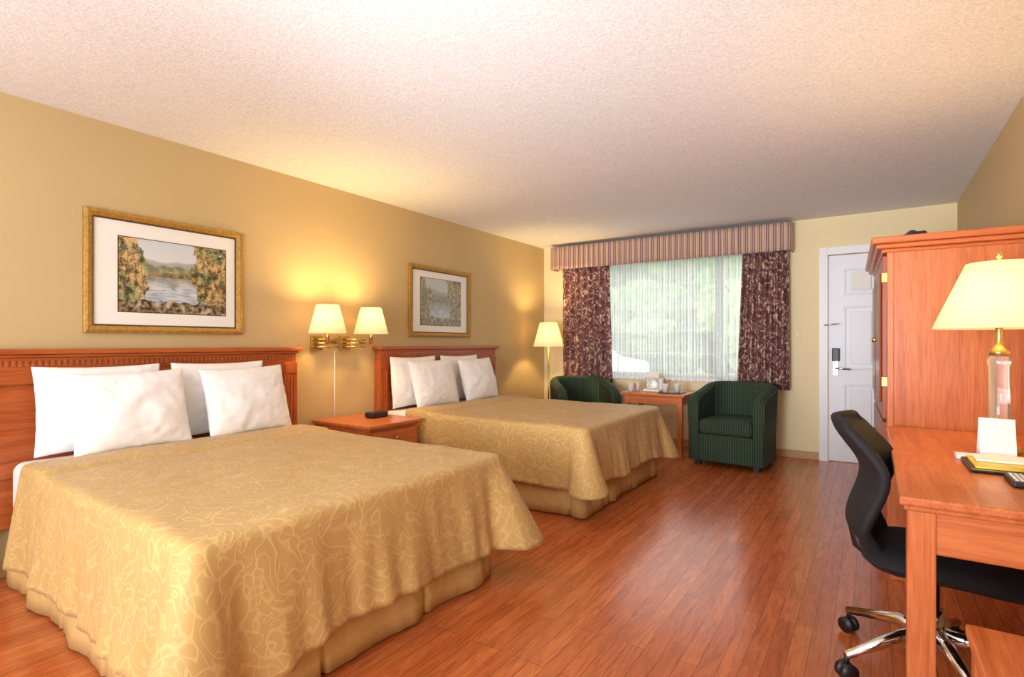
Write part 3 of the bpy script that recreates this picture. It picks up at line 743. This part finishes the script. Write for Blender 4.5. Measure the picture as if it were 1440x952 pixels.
for k in range(5):
    a = 2*pi*k/5+1.34; ca, sa = math.cos(a), math.sin(a)
    tube('base_leg_%d' % k, [(.02*ca, .02*sa, .15), (.12*ca, .12*sa, .145), (.325*ca, .325*sa, .085)], [.028, .022, .014], M_chrome, oc, 14)
    tube('caster_stem_%d' % k, [(.32*ca, .32*sa, .09), (.32*ca, .32*sa, .05)], .008, M_black, oc)
    for q, sg in enumerate((-1, 1)):
        cx, cy = .32*ca-sg*.014*sa, .32*sa+sg*.014*ca
        tube('caster_%d%d' % (k, q), [(cx+.009*sa, cy-.009*ca, .03), (cx-.009*sa, cy+.009*ca, .03)], .03, M_black, oc, 20)
oc.location = (.185, 2.42, 0); oc.rotation_euler = (0, 0, math.radians(-4))

# ------------------------------------------------------------ lights
def area(name, loc, rot, sx, sy, p, c):
    l = bpy.data.lights.new(name, 'AREA'); l.shape = 'RECTANGLE'; l.size = sx; l.size_y = sy; l.energy = p; l.color = c
    o = bpy.data.objects.new(name, l); o.location = loc; o.rotation_euler = rot; S.collection.objects.link(o); return o
# unseen fill lights added behind the camera to brighten the room
area('fill_area_light', (-1.3, -1.6, 1.25), (math.radians(112), 0, 0), 3.2, 1.4, 112, (.88, .94, 1))
area('ceiling_bounce_fill', (-1.5, -.9, 1.7), (pi, 0, 0), 2.2, 1.0, 15, (.90, .94, 1))
sp = bpy.data.lights.new('fill_spot', 'SPOT'); sp.energy = 680; sp.color = (.88, .94, 1); sp.spot_size = math.radians(58); sp.spot_blend = 1; sp.shadow_soft_size = .5  # added spot that lifts the far ceiling and far wall
spo = bpy.data.objects.new('fill_spot', sp); spo.location = (-1.0, -1.3, 1.1); S.collection.objects.link(spo)
spo.rotation_euler = (Vector((-1.2, 4.8, 2.5))-Vector(spo.location)).to_track_quat('-Z', 'Y').to_euler()
sun = bpy.data.lights.new('sun', 'SUN'); sun.energy = 1.5; sun.angle = .3; sun.color = (1, .97, .92)
so = bpy.data.objects.new('sun', sun); so.rotation_euler = (math.radians(40), 0, math.radians(-30)); so.location = (0, 0, 10); S.collection.objects.link(so)
W = bpy.data.worlds.new('sky'); S.world = W; W.use_nodes = True
nt = W.node_tree; bg_ = nt.nodes['Background']
bg_.inputs[0].default_value = (.94, .97, 1, 1); bg_.inputs[1].default_value = 2.6

# ------------------------------------------------------------ camera
cd = bpy.data.cameras.new('camera'); cam = bpy.data.objects.new('camera', cd); S.collection.objects.link(cam)
cam.location = (0, 0, 1.177); cam.rotation_euler = (pi/2, 0, math.radians(33.6))
cd.sensor_width = 36; cd.lens = 19.0; cd.shift_y = 7/1440; cd.clip_start = .05
S.camera = cam
S.view_settings.view_transform = 'Standard'; S.view_settings.exposure = .25
